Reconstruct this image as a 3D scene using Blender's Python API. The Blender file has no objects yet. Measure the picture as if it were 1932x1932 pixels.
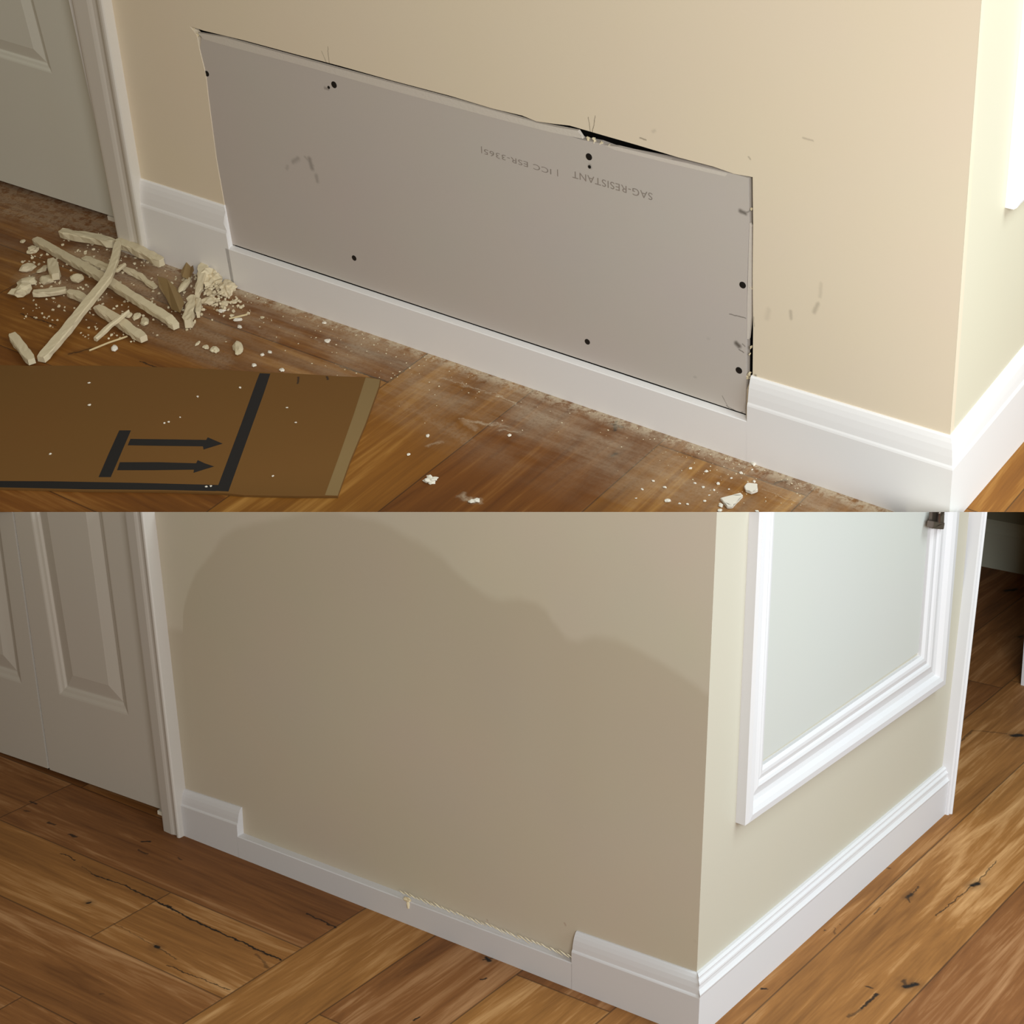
import bpy, bmesh, math, random
from mathutils import Vector, Matrix, noise
from mathutils.geometry import tessellate_polygon
random.seed(7)
S = bpy.context.scene
COL = S.collection

# ------------------------------------------------------------------ camera, world, lights, exposure
F_PX = 3400.0
PITCH_UP = Vector((-0.0604, -0.8076, -0.5866)).normalized()     # up of the upper room seen from the camera (x right, y down, z forward)
ZW = PITCH_UP
YW = (Vector((0, 0, 1)) - ZW * ZW.z).normalized()
XW = YW.cross(ZW)
XW = -XW if XW.x < 0 else XW
CV2W = Matrix((XW, YW, ZW))
CAM_H = 1.75
CAM = Vector((0, 0, CAM_H))
cam = bpy.data.objects.new('camera', bpy.data.cameras.new('camera'))
COL.objects.link(cam)
rx, ry, rz = CV2W @ Vector((1, 0, 0)), CV2W @ Vector((0, -1, 0)), CV2W @ Vector((0, 0, -1))
cam.matrix_world = Matrix(((rx.x, ry.x, rz.x, CAM.x), (rx.y, ry.y, rz.y, CAM.y), (rx.z, ry.z, rz.z, CAM.z), (0, 0, 0, 1)))
cam.data.sensor_width = 36.0
cam.data.lens = F_PX / 1932 * 36.0
cam.data.clip_start = 0.05
S.camera = cam

S.view_settings.view_transform = 'Standard'
S.view_settings.look = 'None'
S.view_settings.gamma = 1.0
S.view_settings.use_curve_mapping = False
S.view_settings.exposure = 0.0

world = bpy.data.worlds.new('world')
S.world = world
world.use_nodes = True
bg = world.node_tree.nodes['Background']
bg.inputs[0].default_value = (1.0, 0.86, 0.54, 1)
bg.inputs[1].default_value = 0.19


def area_light(name, loc, target, sx, sy, power, color):
    d = bpy.data.lights.new(name, 'AREA')
    d.shape = 'RECTANGLE'; d.size = sx; d.size_y = sy; d.energy = power; d.color = color
    o = bpy.data.objects.new(name, d)
    COL.objects.link(o)
    o.location = loc
    o.rotation_euler = (Vector(target) - Vector(loc)).to_track_quat('-Z', 'Y').to_euler()
    return o


# daylight: a broad window behind the viewer's right shoulder, and near each corner an added lamp in place of a window facing the side wall
day = area_light('window_daylight', (0.38, -0.9, 2.4), (0.70, 2.35, 1.0), 1.1, 1.1, 44, (0.96, 0.985, 1.0))
day.data.spread = math.radians(105)
area_light('side_daylight_upper', (1.85, 1.75, 2.3), (1.2, 2.4, 0.0), 1.1, 1.1, 54, (0.78, 0.93, 1.0))
area_light('side_daylight_lower', (1.12, 1.12, 0.74), (0.75, 1.7, -0.5), 0.8, 0.7, 16.5, (0.74, 0.87, 1.0))


# ------------------------------------------------------------------ the two rooms
def ray(x, y):
    return Vector(((x - 966) / F_PX, (y - 966) / F_PX, 1.0))


class Room:
    """A corner of a room: floor, main wall (left of the corner) and side wall (right of it)."""
    def __init__(s, up, h, l1, l2, corner_px):
        up = Vector(up).normalized()
        def hit(p):
            r = ray(*p)
            return r * (-h / up.dot(r))
        a, b = hit(l1[0]), hit(l1[1])
        c, e = hit(l2[0]), hit(l2[1])
        dx, dy = (a - b).normalized(), (e - c).normalized()
        n = dx.cross(up).normalized()
        t = (a - c).dot(n) / dy.dot(n)
        C = c + dy * t
        # vertical edge of the corner: lies in the camera plane of its image line, as near plumb as that allows
        q = ray(*corner_px[0]).cross(ray(*corner_px[1])).normalized()
        d = (up - q * up.dot(q)).normalized()
        s.C, s.dx, s.dy, s.up, s.d = C, dx, dy, up, d
        yv = up.cross(dx)
        s.F = s.frame(dx, yv, up)
        n1 = dx.cross(d).normalized()
        if n1.dot(C) > 0: n1 = -n1
        s.M = s.frame(-dx, n1.cross(-dx), n1)
        n2 = dy.cross(d).normalized()
        if n2.dot(C) > 0: n2 = -n2
        s.S = s.frame(dy, n2.cross(dy), n2)
        s.kM = s.dirl(s.M, d); s.kM = s.kM.x / s.kM.y
        s.kS = s.dirl(s.S, d); s.kS = s.kS.x / s.kS.y

    def frame(s, x, y, z):
        X, Y, Z = CV2W @ x, CV2W @ y, CV2W @ z
        O = CV2W @ s.C + CAM
        return Matrix(((X.x, Y.x, Z.x, O.x), (X.y, Y.y, Z.y, O.y), (X.z, Y.z, Z.z, O.z), (0, 0, 0, 1)))

    def dirl(s, fr, v):
        return fr.to_3x3().inverted() @ (CV2W @ v)


def loc(fr, x, y, off=0.0):
    """Point of the plane z = off of frame fr that the photo shows at pixel x, y."""
    inv = fr.inverted()
    o = inv @ CAM
    d = inv.to_3x3() @ (CV2W @ ray(x, y))
    t = (off - o.z) / d.z
    p = o + d * t
    return Vector((p.x, p.y, off))


UP = Room((-0.0604, -0.8076, -0.5866), 1.75, [(644, 611), (1688, 966)], [(1818, 966), (1932, 833)], [(1842, 0), (1784, 820)])
LO = Room((-0.0167, -0.9522, -0.3049), 1.40, [(347, 1577), (1244, 1932)], [(1348, 1932), (1788, 1532)], [(1355.5, 966), (1318, 1819)])
WT = -0.014          # the wall surface lies this far behind the front of the baseboard


# ------------------------------------------------------------------ materials
def srgb(r, g, b):
    f = lambda c: (c / 255 / 12.92) if c / 255 <= 0.04045 else ((c / 255 + 0.055) / 1.055) ** 2.4
    return (f(r), f(g), f(b), 1.0)


class NT:
    def __init__(s, name):
        s.m = bpy.data.materials.new(name); s.m.use_nodes = True
        s.t = s.m.node_tree; s.b = s.t.nodes['Principled BSDF']
        s.tc = s.n('ShaderNodeTexCoord')
        s.obj = s.tc.outputs['Object']
    def n(s, typ, **kw):
        x = s.t.nodes.new(typ)
        for k, v in kw.items(): setattr(x, k, v)
        return x
    def put(s, sock, v):
        if isinstance(v, bpy.types.NodeSocket): s.t.links.new(v, sock)
        else: sock.default_value = v
    def math(s, op, a, b=0.0, c=None, clamp=False):
        x = s.n('ShaderNodeMath', operation=op, use_clamp=clamp)
        s.put(x.inputs[0], a); s.put(x.inputs[1], b)
        if c is not None: s.put(x.inputs[2], c)
        return x.outputs[0]
    def mix(s, f, a, b, mode='MIX'):
        x = s.n('ShaderNodeMix', data_type='RGBA', blend_type=mode)
        s.put(x.inputs[0], f); s.put(x.inputs[6], a); s.put(x.inputs[7], b)
        return x.outputs[2]
    def noise(s, vec, scale, detail=3.0, rough=0.5, out='Fac', dist=0.0):
        x = s.n('ShaderNodeTexNoise')
        s.put(x.inputs['Vector'], vec); x.inputs['Scale'].default_value = scale
        x.inputs['Detail'].default_value = detail; x.inputs['Roughness'].default_value = rough
        x.inputs['Distortion'].default_value = dist
        return x.outputs[out]
    def mapping(s, vec, loc=(0, 0, 0), rot=0.0, scale=(1, 1, 1), typ='POINT'):
        x = s.n('ShaderNodeMapping', vector_type=typ)
        s.put(x.inputs[0], vec); x.inputs[1].default_value = loc
        x.inputs[2].default_value = (0, 0, rot); x.inputs[3].default_value = scale
        return x.outputs[0]
    def step(s, v, a, b, lo=0.0, hi=1.0):
        x = s.n('ShaderNodeMapRange', interpolation_type='SMOOTHSTEP')
        s.put(x.inputs[0], v); x.inputs[1].default_value = a; x.inputs[2].default_value = b
        x.inputs[3].default_value = lo; x.inputs[4].default_value = hi
        return x.outputs[0]
    def sep(s, v):
        x = s.n('ShaderNodeSeparateXYZ'); s.put(x.inputs[0], v); return x.outputs
    def comb(s, x_, y_, z_=0.0):
        x = s.n('ShaderNodeCombineXYZ'); s.put(x.inputs[0], x_); s.put(x.inputs[1], y_); s.put(x.inputs[2], z_); return x.outputs[0]
    def bump(s, h, strength, dist=0.001):
        x = s.n('ShaderNodeBump'); s.put(x.inputs['Height'], h)
        x.inputs['Strength'].default_value = strength; x.inputs['Distance'].default_value = dist
        s.t.links.new(x.outputs[0], s.b.inputs['Normal'])
    def marks(s, vec, segs, wob=0.0, wscale=40, lo=.30, hi=1.35):
        """Union of soft capsules: segs = (x0, y0, x1, y1, radius, strength) in local metres."""
        if wob:
            nz = s.noise(vec, wscale, 3, .6, 'Color')
            vm = s.n('ShaderNodeVectorMath', operation='MULTIPLY_ADD')
            s.put(vm.inputs[0], nz); vm.inputs[1].default_value = (wob, wob, 0)
            s.put(vm.inputs[2], vec)
            vec = s.mapping(vm.outputs[0], (-wob / 2, -wob / 2, 0))
        out = None
        for (x0, y0, x1, y1, r, k) in segs:
            cx, cy = (x0 + x1) / 2, (y0 + y1) / 2
            L = math.hypot(x1 - x0, y1 - y0) / 2
            a = math.atan2(y1 - y0, x1 - x0)
            p = s.sep(s.mapping(vec, (cx, cy, 0), a, (1, 1, 1), 'TEXTURE'))
            qx = s.math('MAXIMUM', s.math('SUBTRACT', s.math('ABSOLUTE', p[0]), L), 0.0)
            dd = s.math('SQRT', s.math('ADD', s.math('MULTIPLY', qx, qx), s.math('MULTIPLY', p[1], p[1])))
            m = s.step(dd, r * lo, r * hi, k, 0.0)
            out = m if out is None else s.math('MAXIMUM', out, m)
        return out


def px_segs(fr, lst, off=WT):
    """(x0, y0, x1, y1, radius px, strength) in pixels to local metres."""
    out = []
    for (x0, y0, x1, y1, r, k) in lst:
        a, b = loc(fr, x0, y0, off), loc(fr, x1, y1, off)
        c = loc(fr, (x0 + x1) / 2, (y0 + y1) / 2 + r, off)
        m = (a + b) / 2
        # radius: size of r pixels measured at the distance of the mark
        dist = (fr @ m - CAM).length
        out.append((a.x, a.y, b.x, b.y, r * dist / F_PX, k))
    return out


def paint(name, rgb, rough=0.55, mottle=0.05, bump=0.12, scale=300, marks=None, mark_rgb=(90, 80, 66), extra=None):
    N = NT(name)
    base = N.n('ShaderNodeRGB'); base.outputs[0].default_value = srgb(*rgb)
    c = base.outputs[0]
    nz = N.noise(N.obj, 5.5, 3, .5, 'Color')
    hs = N.n('ShaderNodeMix', data_type='RGBA', blend_type='MIX')
    N.put(hs.inputs[0], 0.55); N.put(hs.inputs[6], nz); hs.inputs[7].default_value = (.5, .5, .5, 1)
    c = N.mix(mottle, c, hs.outputs[2], 'OVERLAY')
    if extra: c = extra(N, c)
    if marks:
        mk = N.marks(N.obj, marks, 0.005, 70, 0.0, 1.6)
        c = N.mix(mk, c, srgb(*mark_rgb))
    N.t.links.new(c, N.b.inputs['Base Color'])
    N.b.inputs['Roughness'].default_value = rough
    N.bump(N.noise(N.obj, scale, 3, .6), bump, 0.0008)
    return N.m


def plain(name, rgb, rough=0.6, metal=0.0):
    N = NT(name)
    c = N.mix(0.12, srgb(*rgb), N.noise(N.obj, 60, 4, .6, 'Color'), 'SOFT_LIGHT')
    N.t.links.new(c, N.b.inputs['Base Color'])
    N.b.inputs['Roughness'].default_value = rough
    N.b.inputs['Metallic'].default_value = metal
    return N.m


def wood(name, s_split, w, offA, offB, Lb, rgbs, dark_marks, light_marks=None, dusty=False, sc=1.0):
    """Oak boards. Beyond x = s_split the boards run along x, before it along y."""
    N = NT(name)
    p = N.sep(N.obj)
    isA = N.math('GREATER_THAN', p[0], s_split)
    # u along the board, v across it
    def pick(a, b):
        x = N.n('ShaderNodeMix', data_type='FLOAT'); N.put(x.inputs[0], isA); N.put(x.inputs[2], b); N.put(x.inputs[3], a)
        return x.outputs[0]
    u = pick(p[0], p[1])
    v = pick(N.math('SUBTRACT', p[1], offA), N.math('SUBTRACT', p[0], offB))
    vw = N.math('DIVIDE', v, w)
    row = N.math('FLOOR', vw)
    fv = N.math('FRACT', vw)
    wn = N.n('ShaderNodeTexWhiteNoise', noise_dimensions='2D')
    N.put(wn.inputs['Vector'], N.comb(row, isA))
    ul = N.math('ADD', N.math('DIVIDE', u, Lb), N.math('MULTIPLY', wn.outputs[0], 7.0))
    cell = N.math('FLOOR', ul)
    fu = N.math('FRACT', ul)
    wn2 = N.n('ShaderNodeTexWhiteNoise', noise_dimensions='3D')
    N.put(wn2.inputs['Vector'], N.comb(row, cell, isA))
    tone = wn2.outputs[0]
    # grain, stretched along the board, shifted per board
    sh = N.math('MULTIPLY', tone, 37.0)
    gv = N.comb(N.math('ADD', N.math('MULTIPLY', u, 1.0), sh), N.math('ADD', v, sh), 0.0)
    g1 = N.noise(N.mapping(gv, scale=(2.2 / sc, 26 / sc, 1)), 1.0, 5, .62, dist=1.4)
    g2 = N.noise(N.mapping(gv, scale=(9 / sc, 190 / sc, 1)), 1.0, 4, .6)
    g3 = N.noise(N.mapping(gv, scale=(1.3 / sc, 5 / sc, 1)), 1.0, 3, .5)
    rp = N.n('ShaderNodeValToRGB')
    rp.color_ramp.elements[0].position = 0.34; rp.color_ramp.elements[0].color = srgb(*rgbs[0])
    rp.color_ramp.elements[1].position = 0.68; rp.color_ramp.elements[1].color = srgb(*rgbs[2])
    e = rp.color_ramp.elements.new(0.52); e.color = srgb(*rgbs[1])
    mixv = N.math('ADD', N.math('MULTIPLY', g1, 0.55), N.math('ADD', N.math('MULTIPLY', g2, 0.2), N.math('MULTIPLY', g3, 0.25)))
    N.put(rp.inputs[0], mixv)
    c = rp.outputs[0]
    hv = N.n('ShaderNodeHueSaturation')
    N.put(hv.inputs['Value'], N.math('ADD', 0.80, N.math('MULTIPLY', tone, 0.40)))
    N.put(hv.inputs['Hue'], N.math('ADD', 0.492, N.math('MULTIPLY', wn2.outputs[0], 0.010)))
    N.put(hv.inputs['Color'], c); c = hv.outputs[0]
    # seams
    ev = N.math('MULTIPLY', N.math('MINIMUM', fv, N.math('SUBTRACT', 1.0, fv)), w)
    eu = N.math('MULTIPLY', N.math('MINIMUM', fu, N.math('SUBTRACT', 1.0, fu)), Lb)
    es = N.math('ABSOLUTE', N.math('SUBTRACT', p[0], s_split))
    ed = N.math('MINIMUM', N.math('MINIMUM', ev, eu), es)
    seam = N.step(ed, 0.0004, 0.0020, 0.62, 0.0)
    c = N.mix(seam, c, srgb(38, 24, 10))
    if dark_marks:
        big = sorted(dark_marks, key=lambda m: -m[4])[:5]
        halo = N.marks(N.obj, [(a, b, c_, d, r * 3.2, k * .35) for a, b, c_, d, r, k in big], 0.012, 30)
        c = N.mix(halo, c, srgb(70, 42, 16))
        c = N.mix(N.marks(N.obj, dark_marks, 0.011, 75), c, srgb(22, 14, 8))
    if dusty:
        fall = N.step(p[1], 0.0, 0.30, 1.0, 0.0)
        st = N.noise(N.mapping(N.obj, scale=(3, 22, 1)), 1.0, 5, .65)
        bl = N.noise(N.obj, 7.0, 5, .6)
        fine = N.noise(N.obj, 160.0, 4, .7)
        a = N.step(N.math('ADD', N.math('MULTIPLY', st, .5), N.math('MULTIPLY', bl, .5)), 0.36, 0.66)
        dust = N.math('MULTIPLY', N.math('MULTIPLY', fall, a), 0.85)
        edge = N.math('MULTIPLY', N.step(p[1], 0.002, 0.045, 1.0, 0.0), N.step(N.noise(N.obj, 40, 5, .7), .34, .56))
        dust = N.math('MAXIMUM', dust, N.math('MULTIPLY', edge, 1.2))
        inroom = N.math('MULTIPLY', N.step(p[0], 0.03, 0.12), N.step(p[0], 1.80, 2.02, 1.0, 0.45))
        dust = N.math('MULTIPLY', dust, inroom)
        dust = N.math('MULTIPLY', dust, N.step(fine, .25, .6, .55, 1.0))
        if light_marks:
            lm = N.marks(N.obj, light_marks, 0.035, 40, 0.0, 1.5)
            lm = N.math('MULTIPLY', lm, N.step(fine, .30, .60, .35, 1.0))
            dust = N.math('MAXIMUM', dust, lm)
        spk = N.step(N.noise(N.obj, 420.0, 2, .5), .72, .78)
        dust = N.math('MAXIMUM', dust, N.math('MULTIPLY', N.math('MULTIPLY', spk, N.step(p[1], 0.0, .5, .7, 0.0)), inroom))
        c = N.mix(N.math('MULTIPLY', dust, .62), c, srgb(205, 188, 160))
    N.t.links.new(c, N.b.inputs['Base Color'])
    N.b.inputs['Roughness'].default_value = 0.62
    N.b.inputs['Specular IOR Level'].default_value = 0.3
    N.bump(N.math('SUBTRACT', mixv, N.math('MULTIPLY', seam, 1.5)), 0.25, 0.0015)
    return N.m


# ------------------------------------------------------------------ mesh helpers (local coordinates of a frame)
def obj(name, bm, mat, fr=None, parent=None, label=None, cat=None, group=None, kind=None, smooth=False):
    bmesh.ops.recalc_face_normals(bm, faces=bm.faces)
    me = bpy.data.meshes.new(name)
    bm.to_mesh(me); bm.free()
    if smooth:
        for f in me.polygons: f.use_smooth = True
    me.materials.append(mat)
    o = bpy.data.objects.new(name, me)
    COL.objects.link(o)
    if parent is not None:
        o.parent = parent
    elif fr is not None:
        o.matrix_world = fr
    for k, v in (('label', label), ('category', cat), ('group', group), ('kind', kind)):
        if v: o[k] = v
    return o


def poly_face(bm, pts):
    vs = [bm.verts.new(p) for p in pts]
    tris = tessellate_polygon([pts])
    fs = []
    for t in tris:
        try: fs.append(bm.faces.new([vs[i] for i in t]))
        except ValueError: pass
    return vs, fs


def prism(bm, front, back):
    """Closed solid between two outlines with the same number of points (lists of Vectors)."""
    n = len(front)
    a, _ = poly_face(bm, front)
    b, _ = poly_face(bm, back)
    for i in range(n):
        j = (i + 1) % n
        bm.faces.new((a[i], a[j], b[j], b[i]))


def px_prism(bm, fr, pts, top, bot):
    f = [loc(fr, x, y, top) for x, y in pts]
    prism(bm, f, [Vector((p.x, p.y, bot)) for p in f])


def loft(bm, secs, closed=True, caps=True):
    rows = [[bm.verts.new(p) for p in s] for s in secs]
    n = len(secs[0])
    for a, b in zip(rows, rows[1:]):
        for i in range(n if closed else n - 1):
            j = (i + 1) % n
            bm.faces.new((a[i], a[j], b[j], b[i]))
    if caps:
        for r, s in ((rows[0], secs[0]), (rows[-1], secs[-1])):
            for t in tessellate_polygon([s]):
                try: bm.faces.new([r[i] for i in t])
                except ValueError: pass


def box(bm, x0, x1, y0, y1, z0, z1):
    prism(bm, [Vector((x0, y0, z1)), Vector((x1, y0, z1)), Vector((x1, y1, z1)), Vector((x0, y1, z1))],
          [Vector((x0, y0, z0)), Vector((x1, y0, z0)), Vector((x1, y1, z0)), Vector((x0, y1, z0))])


def slab_with_hole(bm, outer, hole, z1, z0):
    """Flat slab with an opening; outer and hole are lists of 2-D points."""
    es = []; front_edges = []
    for ring in (outer, hole):
        vs = [bm.verts.new((x, y, z1)) for x, y in ring]
        for i in range(len(vs)):
            front_edges.append(bm.edges.new((vs[i], vs[(i + 1) % len(vs)])))
    r = bmesh.ops.triangle_fill(bm, use_beauty=True, use_dissolve=False, edges=front_edges)
    faces = [g for g in r['geom'] if isinstance(g, bmesh.types.BMFace)]
    ex = bmesh.ops.extrude_face_region(bm, geom=faces)
    for v in [g for g in ex['geom'] if isinstance(g, bmesh.types.BMVert)]:
        v.co.z = z0


# ------------------------------------------------------------------ material instances
M_wallU = None
BLACK = plain('black_ink', (16, 15, 18), .6)
DARK = plain('shade_black', (26, 20, 15), .9)  # near-black colour painted for the shade in hollow, closets and door gap
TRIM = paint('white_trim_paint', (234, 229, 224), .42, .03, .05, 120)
TRIM_L = paint('white_trim_paint_dimmed', (194, 190, 188), .42, .03, .05, 120)  # trim white darkened in the paint for the lower room's dimmer exposure
DOOR_L = paint('white_door_paint_dimmed', (184, 175, 163), .42, .03, .06, 200)  # door white made darker to carry the same dimmer exposure
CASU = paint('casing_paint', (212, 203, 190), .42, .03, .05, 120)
CASL = paint('casing_paint_dimmed', (180, 171, 161), .42, .03, .05, 120)  # casing colour lowered too, exposure put into the paint
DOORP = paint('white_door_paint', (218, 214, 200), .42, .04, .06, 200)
GYP = paint('broken_plaster', (214, 198, 164), .9, .10, .7, 140)
GYPS = paint('pale_wood_sliver', (206, 184, 138), .8, .05, .3, 160)
GYPW = paint('white_plaster', (228, 219, 202), .9, .05, .5, 160)
KRAFT = paint('brown_kraft_paper', (150, 122, 78), .8, .10, .3, 90)

# ------------------------------------------------------------------ UPPER ROOM: shell
floor_marks = px_segs(UP.F, [
    (1163, 795, 1160, 812, 4, .8), (1155, 800, 1172, 806, 4, .7), (1162, 856, 1155, 860, 4, .7),
    (640, 691, 732, 721, 1.6, .8), (805, 668, 735, 721, 1.2, .55),
    (40, 592, 105, 614, 1.5, .75), (1485, 905, 1462, 912, 3, .6),
    (130, 668, 170, 658, 3, .6), (265, 682, 298, 694, 2, .8)], 0)  # first stroke paints the shadow trailing left of the thin sliver
dust_marks = px_segs(UP.F, [
    (830, 713, 935, 745, 3, .75), (935, 745, 985, 768, 3.5, .95), (1000, 778, 1030, 788, 2.5, .7),
    (870, 790, 960, 806, 5, .8), (940, 812, 985, 816, 3.5, .85), (880, 795, 900, 812, 9, .45),
    (870, 935, 905, 945, 9, .75), (810, 840, 830, 836, 6, .5), (640, 655, 590, 640, 4, .5),
    (430, 585, 520, 640, 16, .35), (230, 600, 420, 680, 34, .35), (60, 520, 180, 560, 34, .6),
    (300, 600, 420, 640, 22, .45), (1360, 870, 1420, 885, 16, .65), (1300, 925, 1320, 930, 14, .45),
    (1440, 925, 1560, 966, 2.5, .7), (380, 560, 440, 580, 14, .6), (150, 480, 330, 560, 46, .75),
    (1150, 850, 1280, 900, 22, .25), (760, 760, 880, 830, 22, .28)], 0)
W_U = wood('oak_floor_dusty', 1.064, 0.29, -0.17, -0.055, 3.1,
           [(92, 52, 13), (124, 77, 24), (168, 120, 58)], floor_marks, dust_marks, True, 1.6)
bm = bmesh.new(); box(bm, -1.6, 4.2, -2.2, 2.2, -0.05, 0)
obj('floor', bm, W_U, UP.F, label='dusty oak plank floor under the grey wall patch', kind='structure')

wall_marks = px_segs(UP.M, [
    (618, 88, 621, 119, .9, .55), (606, 96, 616, 118, .9, .45), (1110, 221, 1116, 258, .9, .75), (1123, 219, 1116, 258, .9, .75),
    (1207, 260, 1219, 264, 1.6, .6), (1232, 248, 1235, 246, 4, .18), (1515, 260, 1534, 266, 2.2, .30),
    (1413, 296, 1416, 300, 2, .4), (1492, 588, 1492, 600, 4, .30), (1543, 574, 1536, 588, 5, .30),
    (1549, 535, 1547, 560, 4, .16), (1422, 598, 1423, 615, 1, .4), (1450, 585, 1447, 600, 6, .12),
    (1425, 708, 1425, 710, 3.2, .7), (255, 338, 262, 334, 2, .3)])
M_wallU = paint('cream_wall_paint', (225, 208, 181), .6, .06, .10, 260, wall_marks, (92, 78, 58))
top = 1.9
C0 = lambda y, k, off: Vector((off + y * k, y, off))
# outline of the opening cut in the wall (pixels), slightly ragged
hole_px = [(357, 49), (385, 58), (460, 76), (560, 103), (640, 124), (740, 152), (850, 181), (930, 205), (985, 218),
           (1012, 229), (1040, 233), (1075, 237), (1130, 253), (1200, 273), (1280, 297), (1345, 314), (1385, 328), (1420, 334),
           (1421, 420), (1420, 520), (1421, 620), (1420, 706), (1409, 735), (1407, 800), (1200, 730), (900, 632),
           (600, 530), (437, 474), (434, 461), (424, 390), (408, 300), (393, 185), (388, 140), (376, 92), (371, 66)]
hole = [(p.x, p.y) for p in (loc(UP.M, x, y, WT) for x, y in hole_px)]
lx = loc(UP.M, 199, 320, WT).x + .006
outer = [(lx + .004, -.04), (WT - .04 * UP.kM, -.04), (WT + top * UP.kM, top), (lx + .004, top)]
bm = bmesh.new(); slab_with_hole(bm, outer, hole, WT, WT - 0.0127)
wallU = obj('wall_back', bm, M_wallU, UP.M, label='cream wall with the long opening cut above the baseboard', kind='structure')
bm = bmesh.new(); box(bm, lx + .01, loc(UP.M, 1450, 500, WT).x, -.04, .95, -.13, -.12)
obj('cavity_shade', bm, DARK, UP.M, label='near-black shade for the hollow behind the wall patch', kind='structure')

M_side = paint('cream_side_wall_paint', (214, 205, 180), .55, .03, .08, 260)
bm = bmesh.new()
f = [Vector((-WT - .04 * UP.kS, -.04, WT)), Vector((3.0, -.04, WT)), Vector((3.0, top, WT)), Vector((-WT + top * UP.kS, top, WT))]
prism(bm, f, [Vector((p.x + (.012 if i in (0, 3) else 0), p.y, WT - .1)) for i, p in enumerate(f)])
obj('wall_right', bm, M_side, UP.S, label='sunlit cream wall right of the upper corner', kind='structure')

# baseboards
PROF = [(0, 0.0), (0.68, 0.0), (0.70, -0.0008), (0.72, -0.0022), (0.80, -0.0034), (0.88, -0.0052), (0.94, -0.0075), (0.985, -0.0100), (1.0, -0.0120), (1.0, WT - .002), (0, WT - .002)]


def base_sec(x, H, prof=PROF, k=0.0, sgn=0):
    return [Vector((x + (sgn * off if sgn else 0) + H * t * k, H * t, off)) for t, off in prof]


def hgt(fr, x, y, off=-0.011):
    return loc(fr, x, y, off)


def flat_sec(x, H):
    e = .0012
    return [Vector((x, 0, 0)), Vector((x, H - e, 0)), Vector((x, H, -e)), Vector((x, H, WT - .002)), Vector((x, 0, WT - .002))]


bm = bmesh.new()
a, b = hgt(UP.M, 1428, 713), hgt(UP.M, 1783, 820)
xj = loc(UP.M, 1409, 785, 0).x
Hc = b.y; Ha = a.y
loft(bm, [base_sec(xj, Ha), base_sec(0, Hc, k=UP.kM, sgn=1)])
m0, m1 = loc(UP.M, 434, 462, WT), loc(UP.M, 1407, 784.5, WT)
loft(bm, [flat_sec(loc(UP.M, 427, 480, 0).x, m0.y), flat_sec(xj + .0005, m1.y)])
a, b = hgt(UP.M, 258, 335), hgt(UP.M, 422, 388)
x0 = loc(UP.M, 262, 400, 0).x; x1 = loc(UP.M, 421, 420, 0).x; x2 = loc(UP.M, 417, 400, 0).x
s1 = base_sec(x1, b.y)
s1 = [v + Vector((.004 * math.sin(v.y * 160), 0, 0)) for v in s1]
loft(bm, [base_sec(x0, a.y), s1])
obj('baseboard_back', bm, TRIM, UP.M, label='white baseboard under the grey wall patch, its top cut away', kind='structure')
bm = bmesh.new()
c0, c1 = hgt(UP.S, 1784, 820), hgt(UP.S, 1932, 656)
Hs = (c0.y + c1.y) / 2
loft(bm, [base_sec(0, Hc, k=UP.kS, sgn=-1), base_sec(c1.x, c1.y), base_sec(3.0, c1.y + (c1.y - Hc) * (3 - c1.x) / c1.x * .0)])
obj('baseboard_right', bm, TRIM, UP.S, label='bright white baseboard on the sunlit wall, upper right', kind='structure')


# broken end of the left baseboard piece and crumbled corner by the patch
# door casing and closet door of the upper room
def casing(name, fr, L, R, label, up_to, base_off=WT, mat=None):
    """L and R: (bottom px, top px) of the left and right edges, on the casing face."""
    prof = [(0, base_off), (0, .0055), (.04, .007), (.10, .0075), (.50, .0085), (.58, .0075), (.64, .0062), (.74, .0062), (.80, .008), (.86, .0105), (.92, .011), (.97, .0102), (1.0, .008), (1.0, base_off)]
    def pt(e, t, off):
        p0, p1 = loc(fr, *e[0], .006), loc(fr, *e[1], .006)
        p = p0 + (p1 - p0) * t
        return p
    secs = []
    for t in (0, 1):
        pl, pr = pt(L, t, 0), pt(R, t, 0)
        if t == 0:
            # carry down to the floor
            l1, r1 = pt(L, 1, 0), pt(R, 1, 0)
            pl = pl + (l1 - pl) * (-pl.y / (l1.y - pl.y)); pr = pr + (r1 - pr) * (-pr.y / (r1.y - pr.y))
        else:
            l0, r0 = pt(L, 0, 0), pt(R, 0, 0)
            pl = pl + (pl - l0) * up_to; pr = pr + (pr - r0) * up_to
        secs.append([Vector((pl.x + (pr.x - pl.x) * f_, pl.y + (pr.y - pl.y) * f_, o)) for f_, o in prof])
    bm = bmesh.new(); loft(bm, secs)
    return obj(name, bm, mat or TRIM, fr, label=label, kind='structure')


casing('trim_1', UP.M, [(220, 440), (135, 0)], [(272, 457), (195, 0)], 'white door casing at the upper left, beside the rubble', .6, mat=CASU)


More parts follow.
